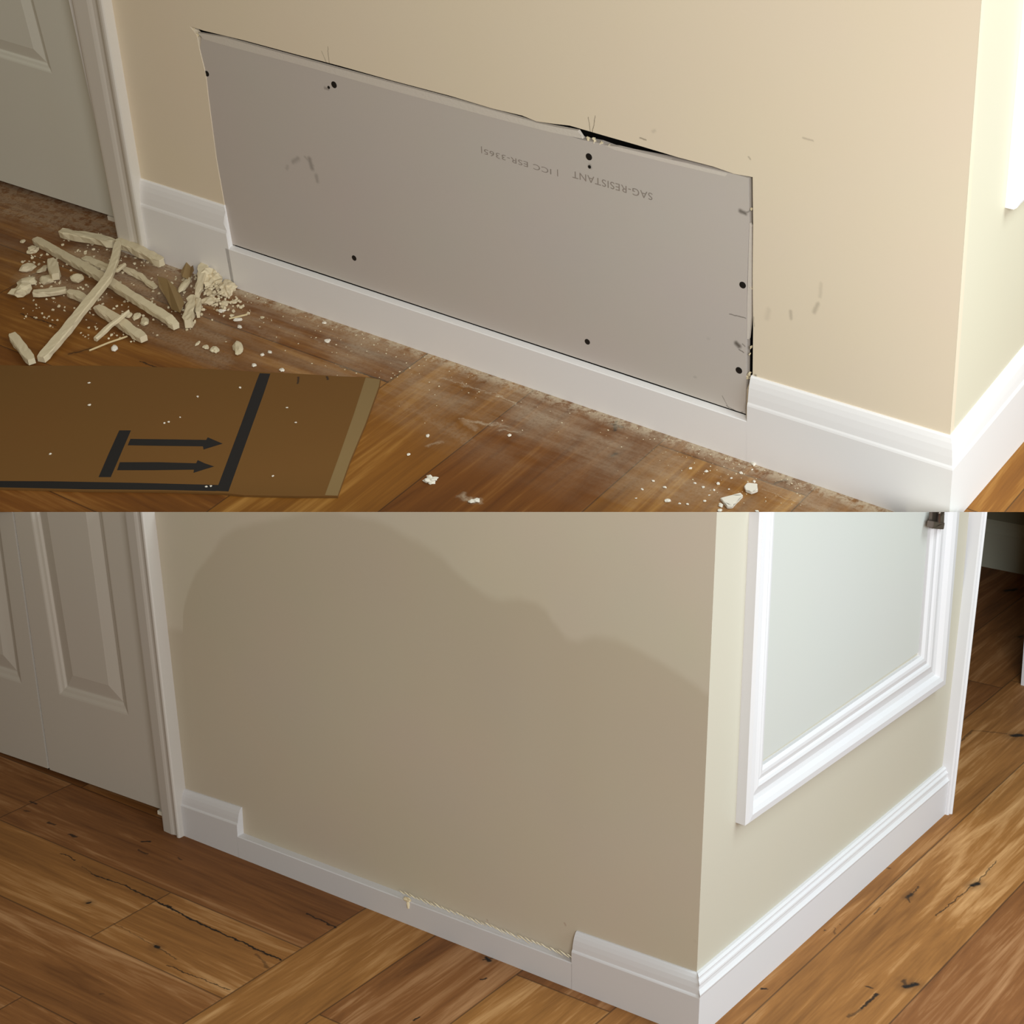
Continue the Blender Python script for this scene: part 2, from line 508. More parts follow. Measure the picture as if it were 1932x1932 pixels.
def door_leaf(name, fr, off, quad, panel, label, thick=.03, mat=DOORP):
    """quad: outline px (bl, br, tr, tl). panel: outline of the moulded recess px (bl, br, tr, tl) or local."""
    q = [loc(fr, x, y, off) for x, y in quad]
    q = [q[0], q[1], q[1] + (q[2] - q[1]) * 3, q[0] + (q[3] - q[0]) * 3]
    P = [loc(fr, x, y, off) for x, y in panel]
    P = [P[0], P[1], P[1] + (P[2] - P[1]) * 3, P[0] + (P[3] - P[0]) * 3]
    P[2] = P[2].lerp(P[1], .05); P[3] = P[3].lerp(P[0], .05)
    bm = bmesh.new()
    slab_with_hole(bm, [(p.x, p.y) for p in q], [(p.x, p.y) for p in P], off, off - thick)
    leaf = obj(name, bm, mat, fr, label=label, kind='structure')
    # raised panel: rings inset step by step
    ctr = sum(P, Vector()) / 4
    def inset(d, z):
        out = []
        for i in range(4):
            a, b, c = P[i - 1], P[i], P[(i + 1) % 4]
            u, w = (a - b).normalized(), (c - b).normalized()
            o = b + (u + w) * d
            out.append(Vector((o.x, o.y, z)))
        return out
    rings = [inset(0, off), inset(.003, off - .0006), inset(.008, off - .003), inset(.013, off - .0042), inset(.017, off - .0068), inset(.019, off - .0068), inset(.042, off - .0018), inset(.044, off - .0013)]
    bm = bmesh.new()
    prev = None
    for r in rings:
        vs = [bm.verts.new(p) for p in r]
        if prev:
            for i in range(4):
                bm.faces.new((prev[i], prev[(i + 1) % 4], vs[(i + 1) % 4], vs[i]))
        else: first = vs
        prev = vs
    bm.faces.new(prev)
    back = [bm.verts.new(Vector((v.co.x, v.co.y, off - thick))) for v in first]
    for i in range(4):
        bm.faces.new((first[i], first[(i + 1) % 4], back[(i + 1) % 4], back[i]))
    bm.faces.new(back[::-1])
    obj('raised_panel', bm, mat, parent=leaf)
    return leaf


def depth_at_floor(rm, px, gap):
    p = loc(rm.F, px[0], px[1], gap)
    w = rm.F @ p
    return (rm.M.inverted() @ w).z


dU = depth_at_floor(UP, (213, 408), .014)
dU = max(min(dU, -.03), -.14)
door_leaf('door_1', UP.M, dU, [(-260, 258), (228, 413), (150, 0), (-330, -150)], [(-200, 48), (99, 139), (55, -30), (-235, -110)],
          'white panelled closet door at the upper left')
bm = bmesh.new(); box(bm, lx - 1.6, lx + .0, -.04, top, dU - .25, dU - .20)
obj('closet_shade', bm, DARK, UP.M, label='near-black shade for the closet behind the upper left door', kind='structure')
# jamb between door and casing
jx = loc(UP.M, 217, 430, -.01).x
bm = bmesh.new(); box(bm, jx + .004, jx + .03, 0, top, dU - .2, WT - .001)
obj('trim_2', bm, TRIM, UP.M, label='door jamb behind the upper casing', kind='structure')
# small white closet floor guide seen under the door
g = loc(UP.F, 209, 408, .012)
bm = bmesh.new(); box(bm, g.x - .012, g.x + .012, g.y - .02, g.y + .0, 0, .010)
obj('floor_guide', bm, GYPW, UP.F, label='small white guide under the closet door, upper left', cat='door guide')

# picture-frame moulding, upper right
def frame_moulding(fr, outer_px, inner_px, up, label, k=1.0, off=WT, mat=None):
    O = [loc(fr, x, y, off) for x, y in outer_px]       # bottom-left, bottom-right
    I = [loc(fr, x, y, off) for x, y in inner_px]
    O += [O[1] + Vector((0, up, 0)), O[0] + Vector((0, up, 0))]
    w = (I[0] - O[0])
    I += [I[1] + Vector((0, up - 2 * w.y, 0)), I[0] + Vector((0, up - 2 * w.y, 0))]
    prof = [(0, -.001), (0, .015), (.06, .019), (.20, .020), (.30, .017), (.36, .010), (.46, .0085), (.60, .011), (.66, .0125), (.72, .011), (.76, .0085), (.86, .010), (.93, .0095), (1.0, .006), (1.0, -.001)]
    secs = [[O[i].lerp(I[i], f_) + Vector((0, 0, z * k)) for f_, z in prof] for i in (0, 1, 2, 3)]
    bm = bmesh.new(); loft(bm, secs + [secs[0]], closed=True, caps=False)
    bmesh.ops.remove_doubles(bm, verts=bm.verts, dist=1e-6)
    return obj('trim_3', bm, mat or TRIM, fr, label=label, kind='structure')


frame_moulding(UP.S, [(1896, 392), (2150, 140)], [(1935, 322), (2125, 130)], 1.6, 'white picture-frame moulding on the upper right wall', .9)

# ------------------------------------------------------------------ UPPER ROOM: the patch
pz = WT - .0012
panel_smudge = px_segs(UP.M, [
    (552, 306, 562, 300, 5, .30), (583, 300, 588, 318, 5.5, .42), (540, 318, 542, 314, 4, .20), (596, 332, 598, 342, 5, .30), (575, 297, 590, 312, 3, .25),
    (1112, 314, 1112, 316, 4, .55), (1396, 399, 1405, 403, 4.5, .75), (1405, 403, 1413, 398, 2, .5),
    (1388, 648, 1394, 654, 5, .85), (1394, 660, 1402, 666, 1.3, .7), (1400, 650, 1405, 655, 1.5, .6), (1376, 593, 1406, 601, 1.3, .7),
    (1362, 748, 1377, 776, 1.0, .55), (1370, 766, 1400, 782, 1.2, .7), (1386, 786, 1400, 778, 2.4, .55),
    (1310, 712, 1312, 712, 3, .2), (1335, 640, 1337, 640, 3, .1),
    (612, 166, 618, 168, 3, .45), (940, 300, 942, 301, 2, .1)], WT)
P_MAT = paint('grey_plasterboard_paper', (190, 179, 168), .75, .06, .06, 400, panel_smudge, (70, 60, 48))
P_EDGE = paint('plasterboard_edge_paper', (205, 194, 180), .8, .06, .5, 200)
body_px = [(380, 70), (560, 113), (740, 162), (930, 216), (1040, 246), (1098, 264), (1130, 270), (1160, 281), (1290, 306), (1395, 331), (1412, 336),
           (1413, 420), (1409, 540), (1408, 640), (1407, 781), (1200, 712), (900, 613), (600, 513.5), (434, 459), (414, 330), (394, 190), (377, 92)]
bm = bmesh.new(); px_prism(bm, UP.M, body_px, pz, pz - .0127)
patch = obj('plasterboard_patch', bm, P_MAT, UP.M, label='long grey plasterboard sheet screwed into the wall opening', cat='plasterboard')
# tapered top edge strip and right edge strip, lying a little lower than the face
bm = bmesh.new()
tp = [(372, 62), (420, 70), (640, 130), (850, 186), (985, 224), (1012, 232), (1090, 247), (1100, 262), (1040, 250), (930, 222), (740, 171), (560, 121), (440, 90), (384, 74)]
px_prism(bm, UP.M, tp, pz + .0004, pz - .006)
bmesh.ops.bevel(bm, geom=[e for e in bm.edges], offset=.0003, segments=1, affect='EDGES')
obj('edge_strip', bm, P_EDGE, parent=patch, label='pale tapered paper edge')
bm = bmesh.new()
px_prism(bm, UP.M, [(1140, 274), (1165, 277), (1280, 305), (1372, 328), (1368, 333), (1270, 310), (1160, 283)], pz + .0003, pz - .006)
obj('edge_strip', bm, P_EDGE, parent=patch, label='pale torn paper edge')
bm = bmesh.new()
px_prism(bm, UP.M, [(1414, 422), (1418, 428), (1418, 520), (1417, 600), (1413, 640), (1409, 640), (1410, 560)], pz - .0006, pz - .006)
obj('edge_strip', bm, P_EDGE, parent=patch, label='narrow paper edge at the right')


def disc(bm, fr, x, y, r, top, bot, rot=0, sx=1.0, n=16):
    c = loc(fr, x, y, top)
    s = (fr @ c - CAM).length / F_PX
    ring = [Vector((c.x + math.cos(t) * r * s * sx, c.y + math.sin(t) * r * s, top)) for t in (2 * math.pi * i / n for i in range(n))]
    mid = [Vector((c.x + (p.x - c.x) * .45, c.y + (p.y - c.y) * .45, top + .0002)) for p in ring]
    a = [bm.verts.new(p) for p in ring]; b = [bm.verts.new(p) for p in mid]
    d = [bm.verts.new(Vector((p.x, p.y, bot))) for p in ring]
    for i in range(n):
        j = (i + 1) % n
        bm.faces.new((a[i], a[j], b[j], b[i])); bm.faces.new((a[i], a[j], d[j], d[i]))
    bm.faces.new(b); bm.faces.new(d)


SCREW = plain('black_phosphate_screw', (20, 17, 15), .5, .0)
for (x, y, r) in [(390, 139, 5.2), (630, 160, 6.2), (1111, 296, 6.6), (1401, 538, 6.6), (1394, 699, 6.6), (668, 487, 5.2), (1108, 645, 5.6), (620, 165, 2.8), (1112, 315, 3.2)]:
    bm = bmesh.new()
    disc(bm, UP.M, x, y, r * 1.05, pz + .0005, pz - .004)
    obj('screw_head', bm, SCREW, parent=patch)


# crumbled plaster crumbs and slivers along the cut: irregular lumps
def lump(bm, c, rx_, ry_, rz_, seed, rough=.35, sub=2, rot=0.0):
    r = bmesh.ops.create_icosphere(bm, subdivisions=sub, radius=1.0)
    cs, sn = math.cos(rot), math.sin(rot)
    for v in r['verts']:
        nz = noise.noise(v.co * 1.7 + Vector((seed * 3.1, seed * 1.7, seed))) * rough * 1.6 + noise.noise(v.co * 4.1 + Vector((seed, 9, 2))) * rough * .6
        p = v.co * (1 + nz)
        p = Vector((p.x * rx_, p.y * ry_, p.z * rz_))
        v.co = Vector((p.x * cs - p.y * sn, p.x * sn + p.y * cs, p.z)) + c


def pxm(fr, x, y, off):
    return (fr @ loc(fr, x, y, off) - CAM).length / F_PX


LBL_CUT = 'crumbling plaster bits along the cut edge of the opening'
bm = bmesh.new()
for i, (x, y, r) in enumerate([(366, 57, 4), (374, 64, 4), (371, 72, 3), (430, 462, 5), (426, 470, 5), (432, 470, 4), (424, 440, 4), (423, 425, 3.5), (422, 410, 3),
                               (1418, 394, 3), (1418, 543, 3.5), (1414, 706, 5), (1410, 712, 4), (1417, 713, 3.5), (1417, 655, 2.6), (1415, 668, 2.2),
                               (1110, 262, 4.5), (1122, 266, 4), (1135, 270, 4), (1150, 275, 3), (1120, 262, 3)]):
    s = pxm(UP.M, x, y, WT)
    lump(bm, loc(UP.M, x, y, WT - .004), r * s * .6, r * s * .95, .003, i, .7, 2)
obj('crumbled_edge', bm, GYP, parent=wallU, label=LBL_CUT, kind='stuff')

# printing on the sheet, upside down
def text_mesh(s):
    cu = bpy.data.curves.new('t', 'FONT'); cu.body = s; cu.size = 1.0; cu.space_character = 1.08
    o = bpy.data.objects.new('t', cu); COL.objects.link(o)
    bpy.context.view_layer.update()
    dg = bpy.context.evaluated_depsgraph_get()
    me = bpy.data.meshes.new_from_object(o.evaluated_get(dg))
    bpy.data.objects.remove(o)
    return me


INK = plain('faded_grey_ink', (140, 128, 116), .85)
for s, a, b in (('SAG-RESISTANT', (1231, 371), (1080, 328)), ('| ICC ESR-3365|', (1053, 326), (908, 282))):
    me = text_mesh(s)
    xs = [v.co.x for v in me.vertices]; ys = [v.co.y for v in me.vertices]
    A, B = loc(UP.M, *a, pz), loc(UP.M, *b, pz)
    L = (B - A).length; ux = (B - A).normalized(); uy = Vector((-ux.y, ux.x, 0))
    sx = L / (max(xs) - min(xs)); sy = 14.5 * pxm(UP.M, 1100, 320, WT) / (max(ys) - min(ys))
    for v in me.vertices:
        v.co = A + ux * (v.co.x - min(xs)) * sx + uy * ((v.co.y - min(ys)) * sy - .006) + Vector((0, 0, .00025))
    me.materials.append(INK)
    o = bpy.data.objects.new('printed_text', me); COL.objects.link(o); o.parent = patch
    o['label'] = 'faint grey upside-down printing'

# ------------------------------------------------------------------ UPPER ROOM: cardboard
CARD = paint('corrugated_cardboard', (112, 74, 22), .8, .08, .15, 90,
             px_segs(UP.F, [(563, 712, 562, 724, 2.4, .85), (617, 711, 618, 716, 2.4, .85)], .004), (30, 20, 14))
CARD2 = paint('faded_cardboard_strip', (134, 108, 66), .75, .05, .1, 90)
cz = .0045
card_px = [(-60, 688), (60, 690), (200, 690), (350, 694), (480, 701), (560, 705), (640, 710), (700, 712), (718, 716), (716, 728), (690, 800), (660, 872), (637, 936),
           (560, 936), (460, 934), (420, 930), (300, 926), (160, 925), (60, 922), (-60, 919)]
bm = bmesh.new(); px_prism(bm, UP.F, card_px, cz, .0005)
card = obj('cardboard_sheet', bm, CARD, UP.F, label='flat brown cardboard sheet with black arrows lying on the floor', cat='cardboard')


def print_on(name, pts, mat=BLACK, label=None, z=cz):
    bm = bmesh.new(); px_prism(bm, UP.F, pts, z + .0002, z - .0005)
    return obj(name, bm, mat, parent=card, label=label)


print_on('printed_bar', [(490, 704), (510, 705), (497, 744), (463, 838), (431, 927), (407, 926), (412, 915), (455, 800), (483, 722)], label='long black bar')
print_on('printed_bar', [(-60, 907), (100, 908), (260, 911), (412, 915), (407, 926.5), (300, 924), (160, 923), (-60, 918)], label='black bar along the near edge')
print_on('printed_bar', [(225, 812), (247, 812), (209, 900), (186, 900), (205, 856)], label='short black bar')
print_on('printed_arrow', [(246, 828), (330, 829), (389, 830), (392, 825), (406, 831), (420, 837), (400, 843), (384, 848), (383, 842), (300, 841), (241, 840)], label='black arrow')
print_on('printed_arrow', [(226, 872), (300, 872), (370, 874), (373, 868), (386, 874), (404, 880), (384, 886), (365, 892), (366, 886), (290, 887), (221, 887)], label='black arrow')
print_on('tape_strip', [(690, 712), (717, 716), (715, 728), (689, 800), (659, 872), (637, 935), (613, 934), (640, 860), (668, 780)], CARD2, 'paler strip at the right end', cz)

# ------------------------------------------------------------------ UPPER ROOM: rubble
def stick(label, pts, w, z, th, mat=GYP, seed=1, name='plaster_strip', cat='plaster strip', rag=.12, w_end=None, tail=None):
    """Strip of broken plasterboard. pts: centre line px on its top face, w: width px, z: top height (number or one per point)."""
    rnd = random.Random(seed)
    zs = z if isinstance(z, (list, tuple)) else [z] * len(pts)
    P = [loc(UP.F, x, y, zz) for (x, y), zz in zip(pts, zs)]
    # resample
    R = []
    for a, b in zip(P, P[1:]):
        n = max(2, int((b - a).length / .012))
        R += [a.lerp(b, i / n) for i in range(n)]
    R.append(P[-1])
    s = pxm(UP.F, *pts[0], 0)
    secs = []
    N_ = len(R)
    for i, p in enumerate(R):
        d = (R[min(i + 1, N_ - 1)] - R[max(i - 1, 0)]); d.z = 0; d.normalize()
        nrm = Vector((-d.y, d.x, 0))
        f_ = i / (N_ - 1)
        ww = w if w_end is None else w + (w_end - w) * f_
        hw = ww * .86 * s / 2 * (1.0 - .25 * (i in (0, N_ - 1)))
        # foreshortening of widths lying along the line of sight is left to the camera
        j = lambda k: (rnd.random() - .5) * hw * rag * 2.6 * k
        base = max(p.z - th, 0.0003)
        e = min(.0012, th * .25)
        secs.append([p + nrm * (hw - e + j(1)) + Vector((0, 0, j(.2))), p + nrm * (hw * .3) + Vector((0, 0, j(.35))), p - nrm * (hw * .3) + Vector((0, 0, j(.35))), p - nrm * (hw - e + j(1)) + Vector((0, 0, j(.2))),
                     Vector((p.x, p.y, p.z - e * 2)) - nrm * (hw + j(1)),
                     Vector((p.x, p.y, base)) - nrm * (hw * .94 + j(1)), Vector((p.x, p.y, base)) + nrm * (hw * .94 + j(1)),
                     Vector((p.x, p.y, p.z - e * 2)) + nrm * (hw + j(1))])
    bm = bmesh.new(); loft(bm, secs)
    return obj(name, bm, mat, UP.F, label=label, cat=cat)


stick('rough plaster strip lying against the door casing, far left half', [(114, 433), (165, 442), (214, 452)], 19, .030, .016, seed=2, rag=.22)
stick('rough plaster strip against the white baseboard, right of the door casing', [(221, 450), (262, 467), (304, 489)], 19, .034, .016, seed=3, rag=.2)
stick('longest pale plaster strip slanting across the rubble pile', [(66, 448), (120, 478), (190, 517), (262, 563), (318, 597), (331, 610)], 19, [.012, .016, .022, .026, .022, .016], .013, seed=4, rag=.09)
stick('bent plaster strip on top of the pile, pointing at the cardboard', [(222, 455), (214, 490), (202, 521), (160, 572), (118, 625), (76, 673)], 15, [.048, .047, .046, .038, .026, .014], .012, seed=5, rag=.08, w_end=22)
stick('short plaster strip at the far left, nearest the cardboard', [(22, 628), (40, 652), (59, 677)], 21, .017, .012, seed=6, rag=.1)
stick('pointed plaster piece under the bent strip', [(128, 547), (143, 551), (160, 560)], 17, .016, .012, seed=7, rag=.12, w_end=20)
stick('broken plaster strip under the long strip, near the front of the pile', [(182, 576), (225, 602), (270, 634)], 22, .017, .013, seed=8, rag=.12)
stick('tapered plaster splinter resting across the front strip', [(179, 637), (208, 610), (243, 584)], 13, [.016, .026, .030], .008, seed=9, rag=.15, w_end=5)
stick('thin straw-like wooden sliver at the front of the pile', [(168, 660), (205, 645), (240, 633)], 3.2, .006, .003, mat=GYPS, seed=10, rag=.1, name='sliver', cat='sliver')
stick('small splinter sticking out right of the bent strip', [(235, 496), (219, 509)], 8, [.030, .036], .006, seed=11, rag=.1)
stick('upright plaster chunk left of the long strip', [(95, 487), (104, 516)], 21, .020, .015, seed=12, rag=.15)
stick('tall pale plaster slab leaning by the baseboard', [(384, 494), (379, 520), (371, 552)], 21, [.034, .03, .024], .012, seed=13, rag=.2, w_end=12)
stick('crooked plaster strip standing right of the brown paper', [(362, 556), (357, 580), (352, 604)], 19, .022, .018, seed=14, rag=.28)
stick('narrow plaster strip beside the crooked strip', [(374, 562), (372, 588)], 11, .018, .014, seed=15, rag=.3)
stick('flat dusty plaster slab at the left of the pile', [(62, 549), (95, 547), (124, 543)], 19, .014, .010, seed=16, rag=.15)
stick('thin plaster sliver on the floor right of the pile', [(432, 600), (466, 592)], 3.5, .004, .0028, mat=GYPS, seed=17, name='sliver', cat='sliver')
stick('low plaster piece between the two long strips', [(158, 484), (205, 506)], 20, .010, .008, seed=18, rag=.3)
stick('dusty plaster strip lying under the long strip, right of centre', [(225, 500), (262, 518), (292, 540)], 14, .008, .006, seed=19, rag=.3)

# brown paper
bm = bmesh.new()
pp = [(297, 521), (315, 526), (335, 545), (348, 572), (340, 590), (324, 584), (312, 560), (300, 542)]
prism(bm, [loc(UP.F, x, y, .016 + .008 * math.sin(i * 2.1)) for i, (x, y) in enumerate(pp)], [loc(UP.F, x, y, .0145 + .008 * math.sin(i * 2.1)) for i, (x, y) in enumerate(pp)])
obj('torn_paper', bm, KRAFT, UP.F, label='torn brown backing paper in the middle of the rubble', cat='paper')
bm = bmesh.new()
pp = [(341, 512), (352, 494), (362, 490), (366, 510), (357, 528), (344, 522)]
prism(bm, [loc(UP.F, x, y, .02 + .006 * math.sin(i * 2.7)) for i, (x, y) in enumerate(pp)], [loc(UP.F, x, y, .0185 + .006 * math.sin(i * 2.7)) for i, (x, y) in enumerate(pp)])
obj('torn_paper', bm, KRAFT, UP.F, label='small torn brown paper leaning by the baseboard', cat='paper')
# rubble bed: crumbs and dust nobody could count
bm = bmesh.new()
rnd = random.Random(5)
def in_pile():
    while True:
        x, y = rnd.uniform(40, 440), rnd.uniform(440, 650)
        if 440 + (x - 200) * .42 < y < 655 - abs(x - 230) * .25 and not (x < 110 and y < 480):
            return x, y
for i in range(330):
    x, y = in_pile()
    s = pxm(UP.F, x, y, 0); r = rnd.uniform(1.0, 3.6) * s * (1.4 if x > 330 and y > 520 else 1)
    p = loc(UP.F, x, y, r * .4)
    lump(bm, p, r, r * rnd.uniform(.6, 1), r * .7, i, .5, 1, rnd.random() * 3)
for i in range(260):
    x = rnd.gauss(405, 24); y = 515 + (x - 405) * .5 + abs(rnd.gauss(0, 1)) * 28
    s = pxm(UP.F, x, y, 0); r = rnd.uniform(1.5, 5) * s
    p = loc(UP.F, x, y, r * .5 + .012 * max(0, 1 - abs(x - 405) / 40) * rnd.random())
    if (UP.M.inverted() @ (UP.F @ p)).z > r:
        lump(bm, p, r, r * .8, r * .7, i, .5, 1, rnd.random() * 3)
for i in range(260):
    x = rnd.choice((rnd.uniform(380, 1560), rnd.gauss(600, 120), rnd.gauss(1340, 90))); d_ = abs(rnd.gauss(0, 1)) * 45
    y = 392 + .34 * x + d_ + 3
    if y > 960: continue
    s = pxm(UP.F, x, y, 0); r = rnd.uniform(.5, 1.6) * s
    p = loc(UP.F, x, y, r * .5)
    lump(bm, p, r * 1.2, r, r * .6, i, .4, 1, rnd.random() * 3)
obj('plaster_crumbs', bm, GYP, UP.F, label='fine plaster crumbs and dust scattered along the baseboard', cat='plaster crumbs', kind='stuff')


def chip(label, x, y, w, h, rot=0, mat=GYP, th=.5, seed=0, group=None, lift=0.0, sub=2, rough=.35):
    """Chunk: w, h are its width and height in the photo."""
    s = pxm(UP.F, x, y, 0)
    ry_ = h / 2 * s / .62; rx_ = w / 2 * s
    z = min(rx_, ry_) * th
    bm = bmesh.new()
    right = Vector(UP.F.to_3x3().inverted() @ Vector((1, 0, 0)))
    ang = math.atan2(right.y, right.x)
    lump(bm, loc(UP.F, x, y, z * .75 + lift), rx_, ry_, z, seed, rough, sub, ang + rot)
    return obj('plaster_chip', bm, mat, UP.F, label=label, cat='plaster chip', group=group)


chip('rounded plaster chunk at the left end of the pile', 52, 505, 32, 15, .35, seed=1, rough=.2)
chip('oval plaster chunk just left of the bent strip', 145, 525, 26, 15, 0, seed=2, th=.7, rough=.15)
chip('upright oval plaster chunk beside the tall slab', 348, 538, 15, 34, -.25, seed=3, th=.7, rough=.12, lift=.008)
chip('lumpy white plaster blob at the lower left of the pile', 40, 549, 34, 18, 0, seed=4, th=.7, rough=.5, mat=GYP)
chip('dusty plaster chunk above the flat slab', 88, 528, 24, 20, .5, seed=5, rough=.4)
chip('dusty plaster chunk left of the dark gap in the pile', 52, 532, 36, 16, .2, seed=6, rough=.4)
chip('small triangular plaster chip above the left chunks', 62, 472, 22, 12, .5, seed=7, rough=.6)
chip('faint plaster chip highest at the left, on bare floor', 43, 455, 9, 7, 0, seed=8)
chip('slim plaster chip beside the upright chunk', 80, 508, 12, 20, -.5, seed=9, rough=.4)
chip('large crumbly plaster lump against the baseboard', 400, 526, 36, 22, 0, seed=10, th=.9, rough=.5, sub=3)
chip('crumbly plaster lump at the right edge of the pile', 430, 543, 26, 26, 0, seed=11, th=.7, rough=.5, sub=3)
chip('flat curled plaster chip below the crumbly lump', 396, 567, 30, 15, .4, seed=12, rough=.45)
chip('rounded plaster chip right of the curled chip', 423, 573, 15, 14, 0, seed=13, rough=.2)
chip('small curled plaster chip right of the brown paper', 394, 552, 14, 12, .3, seed=14, rough=.5)
chip('pale flat chip on bare floor below the crumbly lump', 419, 586, 16, 7, 0, seed=15, mat=GYPW)
chip('round plaster chip close to the baseboard, right of the lumps', 443, 569, 11, 9, 0, seed=16)
chip('squarish plaster chip near the broken end of the long strip', 273, 606, 16, 19, .2, seed=17, rough=.3)
chip('plaster chip left of the squarish chip', 257, 597, 15, 15, 0, seed=18, rough=.35)
chip('plaster chip touching the tapered splinter', 243, 594, 14, 12, 0, seed=19, rough=.35)
chip('white pebble-like plaster crumb in front of the pile', 216, 657, 13, 12, 0, mat=GYPW, seed=20, th=.7, rough=.15)
chip('pointed plaster heap standing alone right of the pile', 450, 656, 19, 30, .1, seed=21, th=.6, rough=.3)
chip('plaster chip lying left of the pointed heap', 405, 660, 16, 11, .6, seed=22, rough=.4)
chip('bright sliver-shaped plaster chip below the long strip end', 373, 648, 7, 10, -.4, seed=23)
chip('plaster chip right of the bright sliver, in front of the pile', 388, 655, 10, 8, .5, seed=24, rough=.4)
chip('pale wedge chip under the thin sliver right of the pile', 449, 603, 17, 6, 0, mat=GYPW, seed=25)
chip('small pale chip below the wedge chip', 452, 616, 8, 8, .4, mat=GYPW, seed=26)
chip('white lump of plaster alone in the middle of the floor', 812, 905, 22, 12, 0, mat=GYPW, seed=27, rough=.5, sub=3)
chip('powdery plaster clump near the bottom, right of the white lump', 896, 945, 20, 7, 0, mat=GYPW, seed=28, rough=.6)
chip('pinkish plaster chip just above the cardboard bar', 479, 689, 9, 7, 0, mat=GYPW, seed=29)
chip('small plaster chip above the cardboard, right of the black bar', 532, 698, 10, 7, .4, mat=GYPW, seed=30)
chip('small white crumb at the left of the front floor', 771, 857, 6, 5, 0, mat=GYPW, seed=31)
chip('white crumb beside the end of a floor board seam', 807, 822, 7, 6, 0, mat=GYPW, seed=32)
chip('white crumb under the dust ridge in mid floor', 961, 821, 7, 6, 0, mat=GYPW, seed=33)
chip('small white crumb left of the pointed heap, up near the wall', 612, 609, 8, 5, 0, mat=GYPW, seed=34)
chip('elongated white crumb touching dust right of the pile', 618, 643, 12, 6, .3, mat=GYPW, seed=35, rough=.5)
chip('white crumb on the floor right of the pointed heap', 495, 669, 8, 5, 0, mat=GYPW, seed=36)
chip('slanting white crumb right of the pointed heap', 509, 664, 7, 7, .6, mat=GYPW, seed=37)
chip('curved yellowish crumb left of the big white flakes', 1260, 944, 13, 6, .2, mat=GYPW, seed=38)
chip('round white plaster crumb touching the baseboard bottom', 1422, 875, 9, 7, 0, mat=GYPW, seed=39)
chip('oval crumb touching the larger white flake', 1360, 953, 9, 6, .3, mat=GYPW, seed=40)
G = 'tiny white crumbs near the flakes'
for i, (x, y, r) in enumerate([(1232, 907, 6), (1212, 923, 5), (1254, 919, 7), (1333, 889, 7), (1303, 883, 6), (1327, 919, 6), (1347, 924, 5), (1297, 951, 6), (1282, 950, 5), (1329, 945, 6), (1338, 934, 4), (1419, 886, 4), (1355, 912, 6), (1423, 908, 6), (1311, 911, 5), (1428, 964, 6), (1200, 940, 4), (1358, 963, 8), (1375, 923, 4), (1380, 902, 6), (1398, 892, 7)]):
    chip('tiny white crumb scattered on the boards left of the white flakes' if i != 15 else 'tiny white crumb at the bottom, below the white flakes', x, y, r, r * .8, i * .5, mat=GYPW, seed=50 + i, group=G if i != 15 else None, sub=1)
G = 'specks on the cardboard'
for i, (x, y, r) in enumerate([(310, 798, 5), (318, 796, 5), (453, 731, 5), (373, 748, 5), (541, 769, 5), (558, 797, 6), (169, 764, 7), (95, 856, 6), (389, 918, 6), (398, 917, 5), (515, 898, 5), (168, 722, 5), (340, 787, 4)]):
    s_ = pxm(UP.F, x, y, 0)
    chip('tiny plaster speck lying on the cardboard', x, y, r, r * .6, i, mat=GYPW, seed=80 + i, group=G, sub=1, lift=cz)


def flake(label, pts, th=.006):
    bm = bmesh.new(); px_prism(bm, UP.F, pts, th, .0005)
    bmesh.ops.bevel(bm, geom=[e for e in bm.edges], offset=.0008, segments=2, affect='EDGES')
    return obj('plaster_flake', bm, GYPW, UP.F, label=label, cat='plaster flake')


flake('larger white flake with a pointed end, on the boards at lower right', [(1359, 939), (1378, 934), (1397, 929), (1402, 934), (1388, 948), (1382, 955), (1372, 955), (1365, 946)])
flake('six-sided white flake nearest the baseboard at lower right', [(1404, 917), (1410, 910), (1429, 912), (1430, 924), (1418, 928), (1407, 924)])

